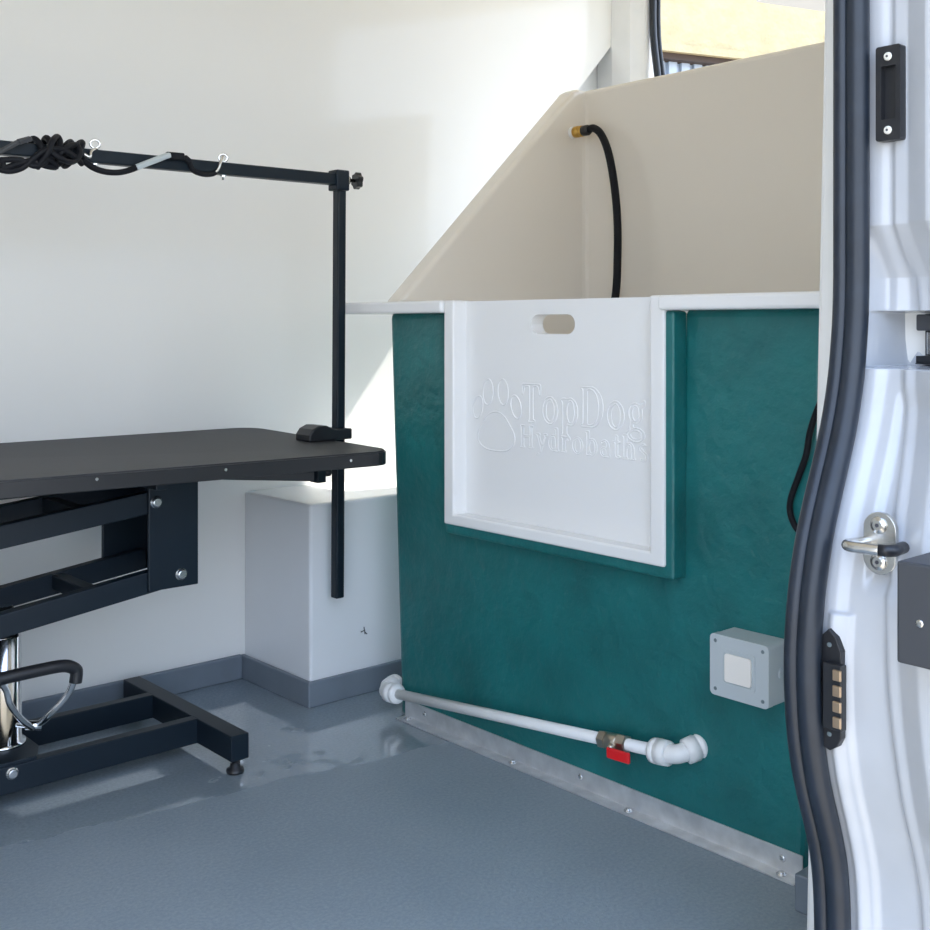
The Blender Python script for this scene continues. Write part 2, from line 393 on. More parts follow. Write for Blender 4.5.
# green moulded border behind the white frame
U = lambda o, i, bo, bi, t: [(YC0+o, t), (YC0+o, bo), (YC0-o, bo), (YC0-o, t), (YC0-i, t), (YC0-i, bi), (YC0+i, bi), (YC0+i, t)]
YC0 = 1.566
m = MB().prism([(YC0+.300, .925), (YC0+.300, .451), (YC0-.316, .451), (YC0-.316, .925), (YC0-.288, .925), (YC0-.288, .484), (YC0+.288, .484), (YC0+.288, .925)], yz, BX-.036, BX+.004)
m.build('gate_border', 'green', bath, bevel=.0055, seg=3)
# white U frame
m = MB().prism(U(.2995, .2660, .472, .4955, .953), yz, BX-.042, BX+.010)
fr = m.build('gate_frame', 'gate', bath, bevel=.005, seg=3, label='white moulded frame around the gate')
# rim: front strips, sides and back
m = MB()
for (y0, y1) in ((1.865, 2.240), (.950, 1.275)): m.box(BX-.050, BX+.055, y0, y1, .926, .953)
m.box(BX+.05, 2.36, 2.06, 2.240, .926, .953); m.box(BX+.05, 2.36, .950, 1.03, .926, .953); m.box(2.33, 2.42, .950, 2.24, .926, .953)
m.build('rim', 'gate', bath, bevel=.006, seg=3, label='white rolled rim')
# splash panels
xz = lambda u, v, d: V((u, d, v))
m = MB().prism([(1.690, .952), (2.395, .952), (2.395, 1.555), (2.325, 1.555), (2.305, 1.545)], xz, 2.150, 2.212)
m.build('side_splash', 'cream', bath, bevel=.012, seg=4)
m = MB().box(2.350, 2.398, .955, 2.2115, .952, 1.555)
m.build('back_splash', 'cream', bath, bevel=.014, seg=4)
m = MB(); arc = [(0, 0)] + [(.016*(1-math.cos(t)), .016*(1-math.sin(t))) for t in [PI/2*i/6 for i in range(7)]]
m.prism([(2.3505 - a_, 2.1505 - b_) for a_, b_ in [(0, 0), (0, .014), (.004, .004), (.014, 0)]], to, .953, 1.545)
m.build('corner_fillet', 'cream', bath)

# gate with grip slot
slot_l = onX(531, 323, BX-.006); slot_r = onX(575, 323, BX-.006)
zt, zb = .921, .882
ym0, ym1 = slot_r.y, slot_l.y; rs = (zt-zb)/2; zc = (zt+zb)/2
slot = [(ym1-rs + rs*math.cos(t), zc + rs*math.sin(t)) for t in [-PI/2 + PI*i/10 for i in range(11)]] + [(ym0+rs + rs*math.cos(t), zc + rs*math.sin(t)) for t in [PI/2 + PI*i/10 for i in range(11)]]
GX = BX-.006
m = MB().prism([(YC0+.270, .951), (YC0+.270, .490), (YC0-.270, .490), (YC0-.270, .951)], yz, GX, GX+.034, [slot])
gate = m.build('gate', 'gate', bath, label='white lift-out gate panel with slot grip and raised lettering')
# --- raised lettering, drawn as serif strokes
TH, TN = .155, .062
def inside(p, poly):
    c = False; x, y = p; k = len(poly) - 1
    for i in range(len(poly)):
        (xi, yi), (xk, yk) = poly[i], poly[k]
        if (yi > y) != (yk > y) and x < (xk-xi)*(y-yi)/(yk-yi) + xi: c = not c
        k = i
    return c
def contours(polys, N=40):
    """outer edge lines of a union of outlines [(outline, holes)], traced on a fine lattice and smoothed"""
    xs_ = [p[0] for o, h in polys for p in o]; ys_ = [p[1] for o, h in polys for p in o]
    x0, y0 = min(xs_)-2/N, min(ys_)-2/N; nx = int((max(xs_)-x0)*N)+4; ny = int((max(ys_)-y0)*N)+4
    G = [[False]*ny for _ in range(nx)]
    for o, hs_ in polys:
        ax0 = int((min(p[0] for p in o)-x0)*N); ax1 = int((max(p[0] for p in o)-x0)*N)+2
        ay0 = int((min(p[1] for p in o)-y0)*N); ay1 = int((max(p[1] for p in o)-y0)*N)+2
        for a in range(max(ax0, 0), min(ax1, nx)):
            for b_ in range(max(ay0, 0), min(ay1, ny)):
                if not G[a][b_]:
                    p = (x0+(a+.5)/N, y0+(b_+.5)/N)
                    if inside(p, o) and not any(inside(p, h) for h in hs_): G[a][b_] = True
    nxt = {}
    for a in range(nx):
        for b_ in range(ny):
            if G[a][b_]:
                for (da, db, e0_, e1_) in ((1,0,(1,0),(1,1)), (-1,0,(0,1),(0,0)), (0,1,(1,1),(0,1)), (0,-1,(0,0),(1,0))):
                    aa, bb = a+da, b_+db
                    if not (0 <= aa < nx and 0 <= bb < ny and G[aa][bb]): nxt.setdefault((a+e0_[0], b_+e0_[1]), []).append((a+e1_[0], b_+e1_[1]))
    loops = []
    while nxt:
        st_ = next(iter(nxt)); loop = [st_]; cur = st_
        while True:
            l = nxt[cur]; n2 = l.pop()
            if not l: del nxt[cur]
            if n2 == st_: break
            loop.append(n2); cur = n2
        if len(loop) < 12: continue
        P = [(x0+a/N, y0+b_/N) for a, b_ in loop]
        for _ in range(3): P = [((P[k-1][0]+2*P[k][0]+P[(k+1) % len(P)][0])/4, (P[k-1][1]+2*P[k][1]+P[(k+1) % len(P)][1])/4) for k in range(len(P))]
        loops.append(P[::2])
    return loops
class Glyphs:
    def __init__(s, y0, z0, H): s.m = MB(); s.y0 = y0; s.z0 = z0; s.H = H; s.x = 0; s.sx = 1; s.P = []
    def to3(s, u, v, d): return V((d, s.y0 - (s.x+u)*s.H*s.sx, s.z0 + v*s.H))
    def poly(s, pts, holes=()): s.P.append((list(pts), [list(h) for h in holes]))
    def flush(s):
        if DRAW:
            for lp_ in contours(s.P): s.m.tube([s.to3(u, v, GX+.0001) for u, v in lp_], RIDGE, 8, True)
        s.P = []
    def r(s, x0, y0, x1, y1): s.poly([(x0, y0), (x1, y0), (x1, y1), (x0, y1)])
    def ring(s, cx, cy, rx, ry, tx=TH*.92, ty=TN, a0=0, a1=360, n=28):
        A = [math.radians(a0 + (a1-a0)*i/n) for i in range(n+1)]
        out = [(cx+rx*math.cos(a), cy+ry*math.sin(a)) for a in A]; inn = [(cx+(rx-tx)*math.cos(a), cy+(ry-ty)*math.sin(a)) for a in A]
        if a1-a0 >= 360:
            s.poly(out[:-1], [inn[:-1]])
        else: s.poly(out + inn[::-1])
    def stem(s, x, y0, y1, sb=True, stp=None, w=TH, sw=.085):
        s.r(x, y0, x+w, y1)
        if sb: s.r(x-sw, y0, x+w+sw, y0+TN)
        if stp == 'full': s.r(x-sw, y1-TN, x+w+sw, y1)
        if stp == 'flag': s.poly([(x-sw, y1-.03), (x-sw, y1-.08), (x+.01, y1-.10), (x+.01, y1)])
    def put(s, ch):
        xh = .68
        if ch == 'T':
            s.stem(.33, 0, 1); s.r(.0, .94, .80, 1); s.poly([(0, .94), (.0, .70), (.04, .70), (.12, .94)]); s.poly([(.80, .94), (.80, .70), (.76, .70), (.68, .94)]); return .82
        if ch == 'D':
            s.stem(.09, 0, 1, True, 'full'); s.r(.2, 0, .42, TN); s.r(.2, 1-TN, .42, 1); s.ring(.42, .5, .43, .5, TH*1.1, TN, -90, 90); return .95
        if ch == 'H':
            s.stem(.08, 0, 1, True, 'full'); s.stem(.62, 0, 1, True, 'full'); s.r(.2, .48, .65, .54); return .96
        if ch == 'o':
            s.ring(.32, xh/2, .31, xh/2+.01); return .70
        if ch == 'p':
            s.stem(.09, -.30, xh, True, 'flag'); s.ring(.40, xh/2, .29, xh/2+.01); return .76
        if ch == 'b':
            s.stem(.09, 0, 1, False, 'flag'); s.ring(.40, xh/2, .29, xh/2+.01); return .76
        if ch == 'd':
            s.stem(.46, 0, 1, False, 'flag'); s.ring(.32, xh/2, .29, xh/2+.01); s.r(.58, 0, .68, TN); return .74
        if ch == 'g':
            s.ring(.29, .43, .25, .25, TH*.85); s.ring(.31, -.09, .31, .17, TH*.7, TN); s.poly([(.45, .62), (.50, .56), (.66, .66), (.66, .73), (.56, .73)])
            s.poly([(.12, .24), (.20, .21), (.22, .06), (.12, .02), (.07, .10)]); return .72
        if ch == 'y':
            s.poly([(.04, xh), (.20, xh), (.40, .10), (.32, -.02)]); s.poly([(.58, xh), (.64, xh), (.33, -.10), (.26, -.04)]); s.poly([(.33, -.10), (.26, -.04), (.20, -.22), (.04, -.26), (.05, -.18), (.17, -.17)])
            s.r(-.02, xh-TN, .27, xh); s.r(.47, xh-TN, .72, xh); return .70
        if ch == 'r':
            s.stem(.09, 0, xh, True, 'flag'); s.ring(.42, .44, .21, .24, TH*.8, TN*1.6, 50, 165); s.ring(.48, .57, .075, .075, .07, .07); return .60
        if ch == 'a':
            s.ring(.27, .19, .23, .20, TH*.8); s.stem(.40, 0, .46, False); s.ring(.30, .46, .245, .22, TH*.9, TN, 0, 155); s.r(.5, 0, .62, TN); return .66
        if ch == 't':
            s.stem(.14, .10, .92, False); s.r(.0, xh-TN, .44, xh); s.ring(.33, .17, .19, .17, TH*.8, TN, 180, 320); return .48
        if ch == 'h':
            s.stem(.09, 0, 1, True, 'flag'); s.stem(.49, 0, .42, True); s.ring(.40, .40, .235, .28, TH*.95, TN*1.2, 0, 160); return .80
        if ch == 's':
            s.ring(.27, .50, .22, .18, TH*.75, TN, 40, 255); s.ring(.27, .17, .23, .18, TH*.75, TN, -140, 75); s.poly([(.17, .42), (.24, .46), (.40, .26), (.32, .20)]); return .56
        return .4
    def write(s, text, track=.02):
        for ch in text:
            w_ = s.put(ch); s.flush(); s.x += w_ + track
DRAW = False; RIDGE = .0016
def total(text, track):
    g_ = Glyphs(0, 0, 1); g_.write(text, track); return g_.x
a0 = onX(522, 421, GX); a1 = onX(649, 430, GX)
H1 = .0765; tw = a0.y - a1.y
s1 = tw/H1/total('TopDog', .05); DRAW = True
t1 = Glyphs(a0.y, a0.z, H1); t1.sx = s1; t1.write('TopDog', .05); t1.m.build('lettering', 'gate', gate)
b0 = onX(520, 447, GX); b1 = onX(650, 460, GX); H2 = .046
DRAW = False; s2 = (b0.y-b1.y)/H2/total('Hydrobaths', .06); DRAW = True; RIDGE = .0013
t2 = Glyphs(b0.y, b0.z, H2); t2.sx = s2; t2.write('Hydrobaths', .06); t2.m.build('lettering', 'gate', gate)
# paw print emblem
pw = MB()
def ell(c, ru, rv, tilt, n=28):
    ct, st_ = math.cos(tilt), math.sin(tilt)
    return [(c.y + ru*math.cos(a)*ct - rv*math.sin(a)*st_, c.z + ru*math.cos(a)*st_ + rv*math.sin(a)*ct) for a in [2*PI*i/n for i in range(n)]]
for (px, py, ru, rv, tl) in ((478, 407, .0145, .0245, .25), (488, 392, .0155, .0270, .08), (503, 392, .0155, .0270, -.08), (516, 407, .0145, .0245, -.3)):
    pw.tube([V((GX, a_, b_)) for a_, b_ in ell(onX(px, py, GX), ru, rv, tl)], .0017, 8, True)
c = onX(496, 432, GX)
pad = []
for i in range(40):
    a = 2*PI*i/40; r_ = 1 + .10*math.cos(3*(a-PI/2)) - .06*math.sin(a)
    pad.append((c.y + .054*r_*math.cos(a), c.z + .041*r_*math.sin(a)))
pw.tube([V((GX, a_, b_)) for a_, b_ in pad], .0017, 8, True)
pw.build('paw_emblem', 'gate', gate)

# ------------------------------------------------------------------ water hose on the splash panel
hz = 1.430
hs = thing('water_hose', 'black water hose with brass coupling hanging inside the cream splash panels', 'hose', (2.297, 2.15, hz))
MB().rod((2.297, 2.152, hz), (0, -1, 0), [(0, .017), (.006, .016), (.010, .011)], 20).build('wall_socket', 'pvc', hs, label='small white wall socket')
MB().rod((2.297, 2.143, hz), (0, -1, 0), [(0, .011), (.004, .0155), (.020, .0155), (.021, .013), (.024, .013), (.025, .0155), (.032, .0150), (.033, .011)], 20).build('brass_coupling', 'brass', hs)
MB().rod((2.297, 2.111, hz), (0, -1, 0), [(0, .012), (.002, .0145), (.020, .0145), (.024, .012)], 20).build('hose_nut', 'plastic', hs)
pts = [(2.297, 2.092, hz), (2.296, 2.070, 1.432), (2.294, 2.042, 1.412), (2.292, 2.016, 1.365), (2.29, 1.995, 1.29), (2.288, 1.980, 1.19), (2.285, 1.976, 1.08), (2.28, 1.98, .97), (2.26, 2.0, .84), (2.2, 2.0, .812)]
MB().tube(smoothpath(pts, 8), .0105, 16).build('hose', 'cord', hs)

# ------------------------------------------------------------------ water pipe along the foot of the bath
PX = 1.596
pl = onX(384, 691, PX); pr = onX(675, 755, PX)
wp = thing('water_pipe', 'white plastic water pipe with red lever valve along the green bath', 'pipe', pl)
dr = (pr-pl).normalized(); Lp = (pr-pl).length
MB().tube([pl + dr*.01, pr - dr*.01], .0112, 18).build('pipe', 'pvc', wp)
def elbow(c, d1, d2):
    e = MB(); d1 = V(d1).normalized(); d2 = V(d2).normalized(); R_ = .016
    e.tube(smoothpath([c + d1*.026, c + d1*.014, c + (d1+d2)*.0045, c + d2*.014, c + d2*.026], 5), .0165, 18)
    for d_ in (d1, d2):
        e.rod(c + d_*.016, d_, [(0, .018), (.002, .0218), (.022, .0228), (.023, .0208), (.026, .0208), (.027, .0225), (.036, .0218), (.038, .014)], 24)
    return e
elbow(pl, dr, (1, 0.35, .08)).build('elbow', 'pvc', wp)
elbow(pr + dr*.004, -dr, (.86, -.42, .26)).build('elbow', 'pvc', wp)
vc = onX(615, 745, PX); k = (vc-pl).dot(dr); vc = pl + dr*k
vb = MB().rod(vc - dr*.034, dr, [(0, .013), (.001, .0165), (.016, .0165), (.017, .0125)], 6)
vb.rod(vc - dr*.018, dr, [(0, .0125), (.004, .0155), (.026, .0155), (.03, .0125)], 20)
vb.rod(vc + dr*.010, dr, [(0, .0125), (.001, .0165), (.020, .0165), (.022, .013)], 6)
out = V((-.78, -.2, -.30)).normalized()
vb.rod(vc, out, [(0, .009), (.018, .008), (.024, .0065)], 14)
vv = vb.build('valve', 'nickel', wp, label='nickel ball valve')
hc = vc + out*.026
MB().bar(hc - dr*.004 + V((0, 0, -.003)), hc + dr*.050 + V((0, 0, -.006)), .007, .020, V((0, 0, 1))).build('lever', 'red', vv, bevel=.003, seg=3, label='red lever')

# ------------------------------------------------------------------ aluminium angle along the foot of the bath
al = thing('floor_angle', 'aluminium angle strip screwed along the foot of the green bath', 'angle strip', (BX, YC, 0))
MB().prism([(BX-.0005, .0005), (BX-.0005, .040), (BX-.0035, .040), (BX-.0035, .0035), (BX-.030, .0035), (BX-.030, .0005)], lambda u, v, d: V((u, d, v)), 1.015, 2.046).build('strip', 'alu', al, bevel=.0008)
for px in (407, 512, 628, 781):
    q = onX(px, 800, BX-.016)
    s_ = MB().rod((BX-.015, q.y, .0034), (0, 0, 1), [(0, .0085), (.0012, .0085), (.0013, .0058), (.004, .0055), (.0052, .004)], 12)
    s_.build('screw', 'steel', al)
for px in (424, 580, 782):
    q = onX(px, 800, BX-.004)
    MB().rod((BX-.0034, q.y, .024), (-1, 0, 0), [(0, .0062), (.0012, .0052), (.0022, .003)], 12).build('screw', 'steel', al)

# ------------------------------------------------------------------ switch box
jb = thing('switch_box', 'light grey waterproof switch box mounted low on the green bath', 'switch box', (BX, 1.097, .281))
y0, y1, z0_, z1_ = 1.041, 1.153, .284, .384
MB().prism(rrect(y0, y1, z0_, z1_, .006), yz, BX-.046, BX+.001).build('housing', 'boxgrey', jb, bevel=.002)
lid = MB().prism(rrect(y0-.001, y1+.001, z0_-.001, z1_+.001, .008), yz, BX-.061, BX-.045).build('lid', 'boxgrey', jb, bevel=.003, seg=3)
MB().prism(rrect(1.065, 1.130, .304, .364, .004), yz, BX-.0625, BX-.060, [rrect(1.070, 1.125, .309, .359, .003)]).build('bezel', 'boxgrey', lid, bevel=.0006)
MB().prism(rrect(1.072, 1.123, .311, .357, .004), yz, BX-.064, BX-.060).build('rocker', 'lens', lid, bevel=.0015, label='ivory square rocker')
for y in (y0+.010, y1-.010):
    for z in (z0_+.010, z1_-.010):
        MB().rod((BX-.0605, y, z), (-1, 0, 0), [(0, .0034), (.0012, .003)], 12).build('screw', 'screwdark', lid)
for z in (z0_+.004, z1_-.004):
    MB().box(BX-.012, BX+.001, y0-.008, y0+.002, z-.004, z+.004).build('fixing_lug', 'boxgrey', jb, bevel=.001)
MB().rod((BX-.023, y0+.0005, .334), (0, -1, 0), [(0, .009), (.0008, .0085), (.0009, .006), (.0014, .0055)], 18).build('knockout', 'boxgrey', jb)

# black cable at the bath's near end
cpts = [onX(827, 390, BX-.03), onX(818, 408, BX-.022), onX(810, 432, BX-.016), onX(806, 455, BX-.012), onX(798, 478, BX-.010), onX(791, 498, BX-.010), onX(790, 512, BX-.010), onX(795, 526, BX-.010), onX(806, 540, BX-.012), onX(812, 560, BX-.02)]
tag(MB().tube(smoothpath(cpts, 8), .0052, 12).build('power_cable', 'cord'), 'loose black cable bowing out beside the door seal over the green bath', 'cable')

# ------------------------------------------------------------------ grooming table
TX0, TX1, TY0, TY1, TZ = .27, 1.525, 1.945, 2.545, .642
gt = thing('grooming_table', 'black lift grooming table standing against the white wall', 'grooming table', (.85, 2.245, 0))
def sag(p): return V((p.x, p.y, p.z - .015*max(0, (p.x-.74)/.78)*(.25 + .75*(2.545-p.y)/.6)))     # the board droops a little at its free end
m = MB().prism(rrect(TX0, TX1, TY0, TY1, .062, 8), to, TZ-.030, TZ-.002); m.v = [sag(p) for p in m.v]; tt = m.build('tabletop', 'edge', gt, bevel=.003)
m = MB().prism(rrect(TX0+.004, TX1-.004, TY0+.004, TY1-.004, .058, 8), to, TZ-.0025, TZ+.0008); m.v = [sag(p) for p in m.v]; m.build('ribbed_mat', 'top', tt)
for px in (97, 226, 351):
    q = onY(px, 475, TY0)
    MB().rod(sag(V((q.x, TY0+.0005, TZ-.014))), (0, -1, 0), [(0, .0035), (.0008, .003)], 10).build('edge_rivet', 'steel', tt)
zu = TZ-.034
# under-top frame
f = MB()
for y in (2.09, 2.33): f.box(.42, 1.18, y-.012, y+.012, zu-.022, zu+.0005)
for x in (.45, 1.0): f.box(x-.012, x+.012, 2.0, 2.49, zu-.022, zu)
f.build('top_frame', 'black', gt, bevel=.002)
NY, FY = 2.10, 2.315
for y in (NY, FY): MB().box(1.020, 1.128, y-.004, y+.004, .372, zu).build('bracket_plate', 'black', gt, bevel=.0015)
MB().box(1.118, 1.126, NY, FY, .372, zu-.002).build('bracket_web', 'black', gt, bevel=.001)
def arm(x0, z0, x1, z1, h=.043):
    for y in (NY+.018, FY-.018): MB().bar((x0, y, z0), (x1, y, z1), .026, h).build('lift_arm', 'black', gt, bevel=.002)
    for t in (.30, .62):
        MB().bar((x0+(x1-x0)*t, NY+.03, z0+(z1-z0)*t+.004), (x0+(x1-x0)*t, FY-.03, z0+(z1-z0)*t+.004), .028, .030).build('cross_bar', 'black', gt, bevel=.002)
arm(1.085, .553, .45, .481); arm(1.105, .398, .47, .317)
for (px, py) in ((156, 502), (181, 574)):
    q = onY(px, py, NY-.004)
    MB().rod((q.x, NY-.0035, q.z), (0, -1, 0), [(0, .0125), (.002, .0125), (.0021, .0105), (.007, .0100), (.009, .0075)], 20).build('pivot_bolt', 'steel', gt)
for y in (NY+.018, FY-.018): MB().box(.40, .50, y-.018, y+.018, .078, .50).build('lift_post', 'black', gt, bevel=.002)
# base
bz0, bz1 = .030, .081
for y in (2.138+.013, 2.354): MB().box(.30, 1.150, y-.013, y+.013, bz0, bz1).build('base_rail', 'black', gt, bevel=.002)
for x in (1.168, .30): MB().box(x-.020, x+.020, 1.998, 2.490, bz0, bz1).build('base_end_bar', 'black', gt, bevel=.002)
for x in (1.168, .30):
    for y in (2.018, 2.470):
        ft = MB().rod((x, y, 0.0005), (0, 0, 1), [(0, .017), (.003, .018), (.008, .017), (.010, .010), (.018, .010), (.019, .007), (.031, .007)], 18).build('levelling_foot', 'plastic', gt)
        MB().rod((x+.010, y-.006, .020), (0, 0, 1), [(0, .006), (.006, .006)], 6).build('foot_nut', 'steel', ft)
q = onY(12, 769, 2.138)
MB().rod((q.x, 2.1385, .067), (0, -1, 0), [(0, .0115), (.002, .0115), (.0021, .0095), (.006, .009), (.008, .007)], 20).build('base_bolt', 'steel', gt)
MB().prism([(.66, 2.14), (.815, 2.14), (.838, 2.19), (.838, 2.31), (.815, 2.362), (.66, 2.362)], to, bz1-.0005, bz1+.007).build('pump_plate', 'black', gt, bevel=.0015)
MB().rod((.787, 2.245, bz1+.006), (0, 0, 1), [(0, .044), (.006, .044), (.007, .036), (.21, .0355), (.216, .030), (.218, .0215), (.27, .0215)], 32).build('hydraulic_cylinder', 'chrome', gt)
# foot pedal
PYY = 2.085
A = onY(38, 724, 2.16); B1 = onY(76, 676, PYY); B2 = onY(66, 666, PYY); B3 = onY(0, 679, PYY); B4 = onY(-40, 689, PYY)
E = onY(6, 690, PYY+.03); F_ = onY(20, 718, 2.14); 
pd = MB().tube(smoothpath([V((.80, 2.20, A.z-.004)), A, onY(52, 712, 2.12), onY(68, 694, 2.10), B1 + V((0, 0, .002))], 6), .0065, 12)
pd.tube(smoothpath([B3 + V((0, .02, 0)), E, onY(10, 704, 2.12), F_, A + V((-.01, 0, -.006))], 6), .0060, 12)
pd.rod(A + V((-.02, .01, 0)), V((1, -.5, -.15)), [(0, .009), (.03, .009)], 14)
pdo = pd.build('foot_pedal', 'chrome', gt, label='chrome pump pedal')
MB().tube(smoothpath([B1 + V((-.001, 0, -.012)), B1 + V((.001, 0, .004)), onY(75, 669, PYY), B2 + V((-.004, 0, .001)), onY(40, 670, PYY), B3, B4], 6), .0118, 16).build('pedal_grip', 'plastic', pdo, label='black rubber grip')

# ------------------------------------------------------------------ grooming arm clamped to the table end
AX, AY = 1.548, 2.203
ga = thing('grooming_stand', 'black square post and crossbar clamped to the end of the grooming table', 'grooming arm', (AX, AY, TZ))
MB().bar((AX+.0, AY, .258), (AX+.006, AY, 1.228), .0235, .0235, (1, 0, 0)).build('post', 'black', ga, bevel=.003)
AZc = 1.240
MB().bar((.50, AY, AZc-.005), (AX-.005, AY, AZc+.002), .024, .027).build('crossbar', 'black', ga, bevel=.003)
MB().box(AX-.014, AX+.022, AY-.019, AY+.019, 1.216, 1.264).build('corner_sleeve', 'black', ga, bevel=.003)
MB().rod((AX+.021, AY-.002, 1.243), (1, -.15, 0), [(0, .010), (.010, .010), (.011, .0045), (.030, .0045)], 14).build('knob_screw', 'zinc', ga)
kn = MB(); c0 = V((AX+.046, AY-.006, 1.243)); ax = V((1, -.15, 0)).normalized(); u_ = ax.orthogonal().normalized(); w_ = ax.cross(u_)
star = [(.0185*(1+.10*math.cos(6*t))*math.cos(t), .0185*(1+.10*math.cos(6*t))*math.sin(t)) for t in [2*PI*i/48 for i in range(48)]]
kn.prism(star, lambda a_, b_, d_: c0 + u_*a_ + w_*b_ + ax*d_, 0, .013); kn.build('knob', 'plastic', ga, bevel=.002)
# clamp body on the table end
cl = MB()
prof = [(-.098, 0), (.022, 0), (.022, .030), (-.020, .030), (-.034, .034), (-.050, .042), (-.070, .043), (-.088, .034), (-.098, .018)]
cl.prism([(AX+a_, TZ-.0095+b_*.84) for a_, b_ in prof], lambda u, v, d: V((u, d, v)), AY-.030, AY+.030)
cl.build('clamp', 'plastic', ga, bevel=.009, seg=4)
cl = MB().box(1.37, AX+.013, AY-.022, AY+.022, .576, .598)
cl.bar((1.30, AY+.10, .560), (1.492, AY+.012, .548), .024, .022)
cl.box(1.484, 1.508, AY-.012, AY+.020, .534, .580)
cl.build('clamp_jaw', 'black', ga, bevel=.002)
MB().rod((1.507, AY+.004, .556), (1, -.1, 0), [(0, .007), (.008, .007), (.009, .0105), (.020, .0105)], 12).build('clamp_bolt', 'plastic', ga)
for px in (95, 223):
    q = onY(px, 157, AY); hx = q.x
    e = MB().tube([V((hx + .0082*math.cos(t), AY - .004*math.cos(t), AZc+.0240 + .0082*math.sin(t))) for t in [2*PI*i/24 for i in range(24)]], .0028, 10, True)
    e.rod((hx, AY, AZc-.024), (0, 0, 1), [(0, .003), (.040, .003)], 10); e.rod((hx, AY, AZc-.018), (0, 0, 1), [(0, .0065), (.0045, .0065)], 6)
    e.rod((hx, AY, AZc+.0125), (0, 0, 1), [(0, .007), (.003, .0065)], 12)
    e.build('eye_hook', 'chrome', ga, label='chrome eye hook')

# knotted grooming loop over the crossbar
YK = AY-.022
nz = thing('grooming_noose', 'black cord noose bundled in a tangled knot around the left of the crossbar', 'noose', (.86, AY, 1.21))
cd = MB()
def cpath(pl_, r=.0058): cd.tube(smoothpath(pl_, 7), r, 12)
for i in range(5):                                           # coils wrapped around the bar
    xk = .842 + i*.017 + random.uniform(-.004, .004); tl = random.uniform(-.014, .018)
    ra = .0205 + random.uniform(0, .005); rb = .022 + random.uniform(-.001, .009)
    cd.tube([V((xk + tl*math.sin(t), AY + ra*math.cos(t), AZc - .001 + rb*math.sin(t))) for t in [2*PI*k/28 for k in range(28)]], .0062, 12, True)
cpath([onY(0, 160, YK), onY(20, 160, YK-.01), onY(36, 166, YK-.018), onY(50, 158, YK-.02), onY(60, 146, YK-.015), onY(58, 137, YK), onY(53, 140, YK-.02), onY(48, 152, YK-.028), onY(40, 163, YK-.02), onY(37, 168, YK-.012)])
cpath([onY(-12, 164, YK), onY(6, 171, YK-.006), onY(22, 168, YK-.012), onY(34, 158, YK-.02), onY(46, 150, YK-.025), onY(63, 150, YK-.02), onY(76, 158, YK-.012), onY(82, 164, YK)])
cpath([onY(-10, 158, YK), onY(2, 162, YK), onY(4, 168, YK-.004), onY(20, 163, YK-.01), onY(32, 161, YK-.016), onY(46, 166, YK-.016), onY(56, 167, YK-.012), onY(51, 161, YK-.02), onY(42, 156, YK-.026)])
cpath([onY(46, 148, YK-.02), onY(60, 158, YK-.03), onY(72, 162, YK-.02), onY(80, 154, YK-.01), onY(76, 145, YK), onY(66, 148, YK-.018), onY(58, 156, YK-.02)])
cd.build('cord', 'cord', nz)
MB().bar(onY(-6, 155, YK-.012), onY(18, 142, YK-.014), .012, .0075, (0, -.3, 1)).bar(onY(18, 142, YK-.014), onY(31, 138.5, YK-.010), .012, .009, (0, -.3, 1)).build('slide', 'darkgrey', nz, bevel=.002, label='flat dark slide')
# second loop strung between the two hooks
h1 = onY(88, 155, AY-.020); h2 = onY(220, 170, AY-.016)
ls = thing('grooming_loop', 'black cord loop with grey slide strung between the two chrome hooks', 'noose', (1.05, AY, 1.19))
MB().tube(smoothpath([onY(82, 159, YK-.004), onY(92, 167, YK), onY(104, 171.5, YK), onY(118, 172.5, YK), onY(130, 170, YK), onY(140, 166, YK)], 7), .0062, 12).build('cord', 'cord', ls)
MB().bar(onY(136, 167.5, YK-.002), onY(170, 154.5, YK-.002), .012, .0105, (0, -.4, 1)).build('slide', 'boxgrey', ls, bevel=.003, seg=3, label='grey slide tube')
m = MB()
m.bar(onY(166, 155.5, AY-.021), onY(184, 157, AY-.021), .010, .016); m.bar(onY(184, 157, AY-.021), onY(191, 163, AY-.019), .009, .013)
m.build('sleeve', 'cord', ls, bevel=.003, seg=3)
MB().tube(smoothpath([onY(189, 161, AY-.02), onY(193, 170, AY-.014), onY(202, 174, AY-.012), onY(212, 174, AY-.012), onY(217, 171, AY-.016)], 6), .0058, 12).build('cord', 'cord', ls)
for pts_ in ([onY(216, 172, AY-.018), onY(219, 168, AY-.022), onY(221, 162, AY-.022), onY(223, 157, AY-.012)], [onY(84, 154, AY-.022), onY(90, 157, AY-.026), onY(91, 152, AY-.022), onY(95, 149, AY-.01)]):
    MB().tube(smoothpath(pts_, 6), .003, 10).build('snap_hook', 'zinc', ls, label='steel snap hook')

# ------------------------------------------------------------------ outdoors
gd = MB().box(-40, 60, -40, 60, -.75, -.65); struct(gd.build('ground', 'ground'), 'pale concrete yard outside the van', 'ground')
bo = V((7.14, 5.70, 0)); bd = V((.946, -.325, 0)); bn = V((.325, .946, 0))      # facade line, direction, inward normal
bl = thing('building', 'pale yellow rendered building seen through the rear door opening', 'building', bo + V((0, 0, -.65)))
def slab(m, s0, s1, n0, n1, z0, z1):
    vs = [bo + bd*s + bn*n + V((0, 0, z)) for s in (s0, s1) for n in (n0, n1) for z in (z0, z1)]
    return m.add(vs, [(0,1,3,2),(4,6,7,5),(0,4,5,1),(2,3,7,6),(0,2,6,4),(1,5,7,3)])
slab(MB(), -3, 11, 0, .35, 3.12, 6.6).build('upper_wall', 'stucco', bl)
slab(MB(), -3, 11, -.03, .03, 3.07, 3.13).build('wall_ledge', 'stucco', bl)
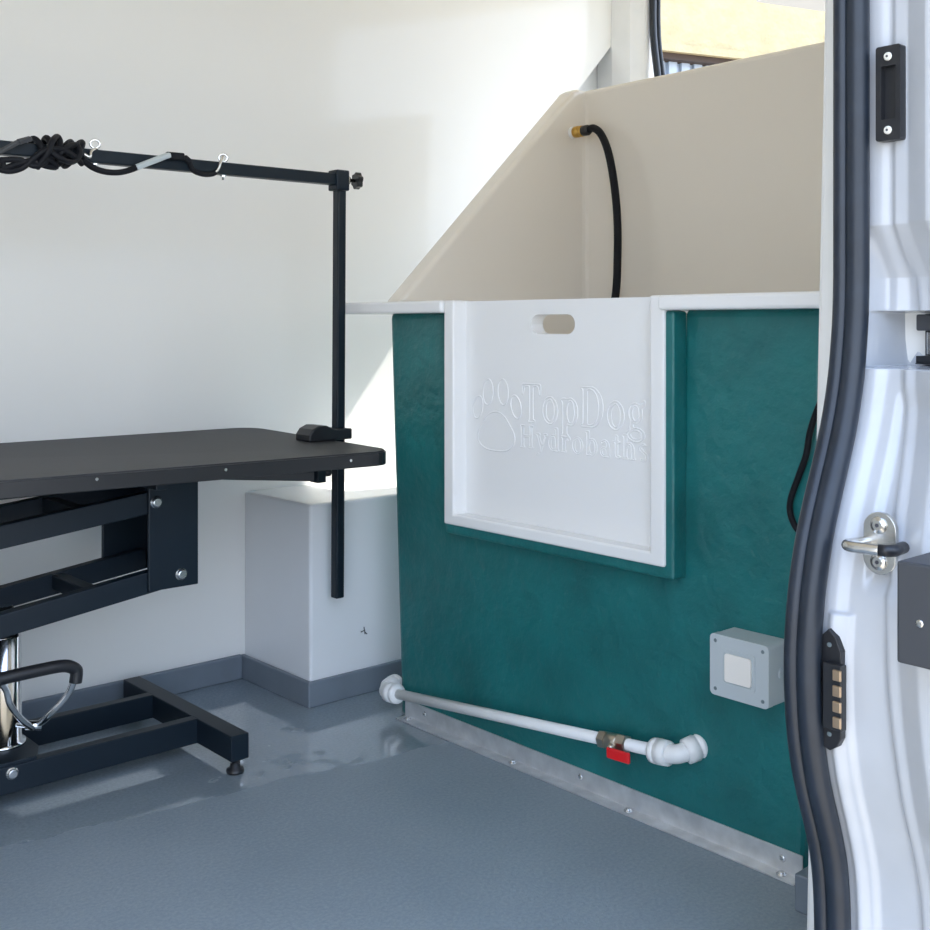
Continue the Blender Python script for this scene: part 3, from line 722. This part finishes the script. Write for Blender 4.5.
slab(MB(), -3, 11, .02, .30, 3.02, 3.07).build('shadow_line', 'darkbrown', bl, label='dark strip painted for the shadow under the ledge')  # dark strip stands in for the shadow line below the yellow wall
m = MB(); zz = []
for i in range(116):
    s0 = -3 + i*.12
    slab(m, s0, s0+.075, .10, .20, -.65, 3.02); slab(m, s0+.075, s0+.12, .14, .20, -.65, 3.02)
m.build('cladding', 'clad', bl, label='blue grey ribbed metal cladding')
slab(MB(), -3, 11, .22, .32, -.65, 3.05).build('inner_wall', 'darkbrown', bl)
e0 = V((5.13, 3.48, 0)); ed = V((.953, -.303, 0)); en = V((.303, .953, 0))
ev = thing('canopy', 'pale grey canopy roof edge above the yellow building wall', 'canopy', (5.13, 3.48, -.65))
m = MB()
vs = [e0 + ed*s + en*n + V((0, 0, z)) for s in (0, 3.2) for n in (-.9, 0) for z in (2.605, 2.70)]
m.add(vs, [(0,1,3,2),(4,6,7,5),(0,4,5,1),(2,3,7,6),(0,2,6,4),(1,5,7,3)]); m.build('roof_edge', 'eave', ev, bevel=.01)
m = MB()
vs = [e0 + ed*s + en*n + V((0, 0, z)) for s in (-.10, .0) for n in (-.9, 0) for z in (2.63, 2.72)]
m.add(vs, [(0,1,3,2),(4,6,7,5),(0,4,5,1),(2,3,7,6),(0,2,6,4),(1,5,7,3)]); m.build('gutter_end', 'eave', ev, bevel=.01)
for s in (1.6, 3.1): MB().bar(e0 + ed*s + en*-.8 + V((0, 0, -.65)), e0 + ed*s + en*-.8 + V((0, 0, 2.61)), .08, .08, (1, 0, 0)).build('post', 'eave', ev)

# ------------------------------------------------------------------ light: sun from the rear, open sky
az, el = math.radians(-14), math.radians(50)
sun = bpy.data.lights.new('sun', 'SUN'); sun.energy = 2.7; sun.angle = .009; sun.color = (1, .95, .86)
so = bpy.data.objects.new('sun', sun); COL.objects.link(so)
dv = V((math.cos(el)*math.cos(az), math.cos(el)*math.sin(az), math.sin(el)))
so.rotation_euler = dv.to_track_quat('Z', 'Y').to_euler()
wd = bpy.data.worlds.new('world'); scn.world = wd; wd.use_nodes = True
nt = wd.node_tree; bg = nt.nodes['Background']
tc = nt.nodes.new('ShaderNodeTexCoord'); sp_ = nt.nodes.new('ShaderNodeSeparateXYZ'); nt.links.new(tc.outputs['Generated'], sp_.inputs[0])
rp = nt.nodes.new('ShaderNodeValToRGB'); nt.links.new(sp_.outputs['Z'], rp.inputs['Fac'])       # hazy horizon to blue zenith
rp.color_ramp.elements[0].color = (.80, .89, 1.0, 1); rp.color_ramp.elements[1].color = (.36, .56, 1.0, 1)
nt.links.new(rp.outputs['Color'], bg.inputs['Color']); bg.inputs['Strength'].default_value = 1.0
vsx = scn.view_settings; vsx.view_transform = 'Standard'; vsx.look = 'None'; vsx.gamma = 1; vsx.use_curve_mapping = False
vsx.exposure = 2.0
scn.cycles.max_bounces = 12; scn.cycles.diffuse_bounces = 8
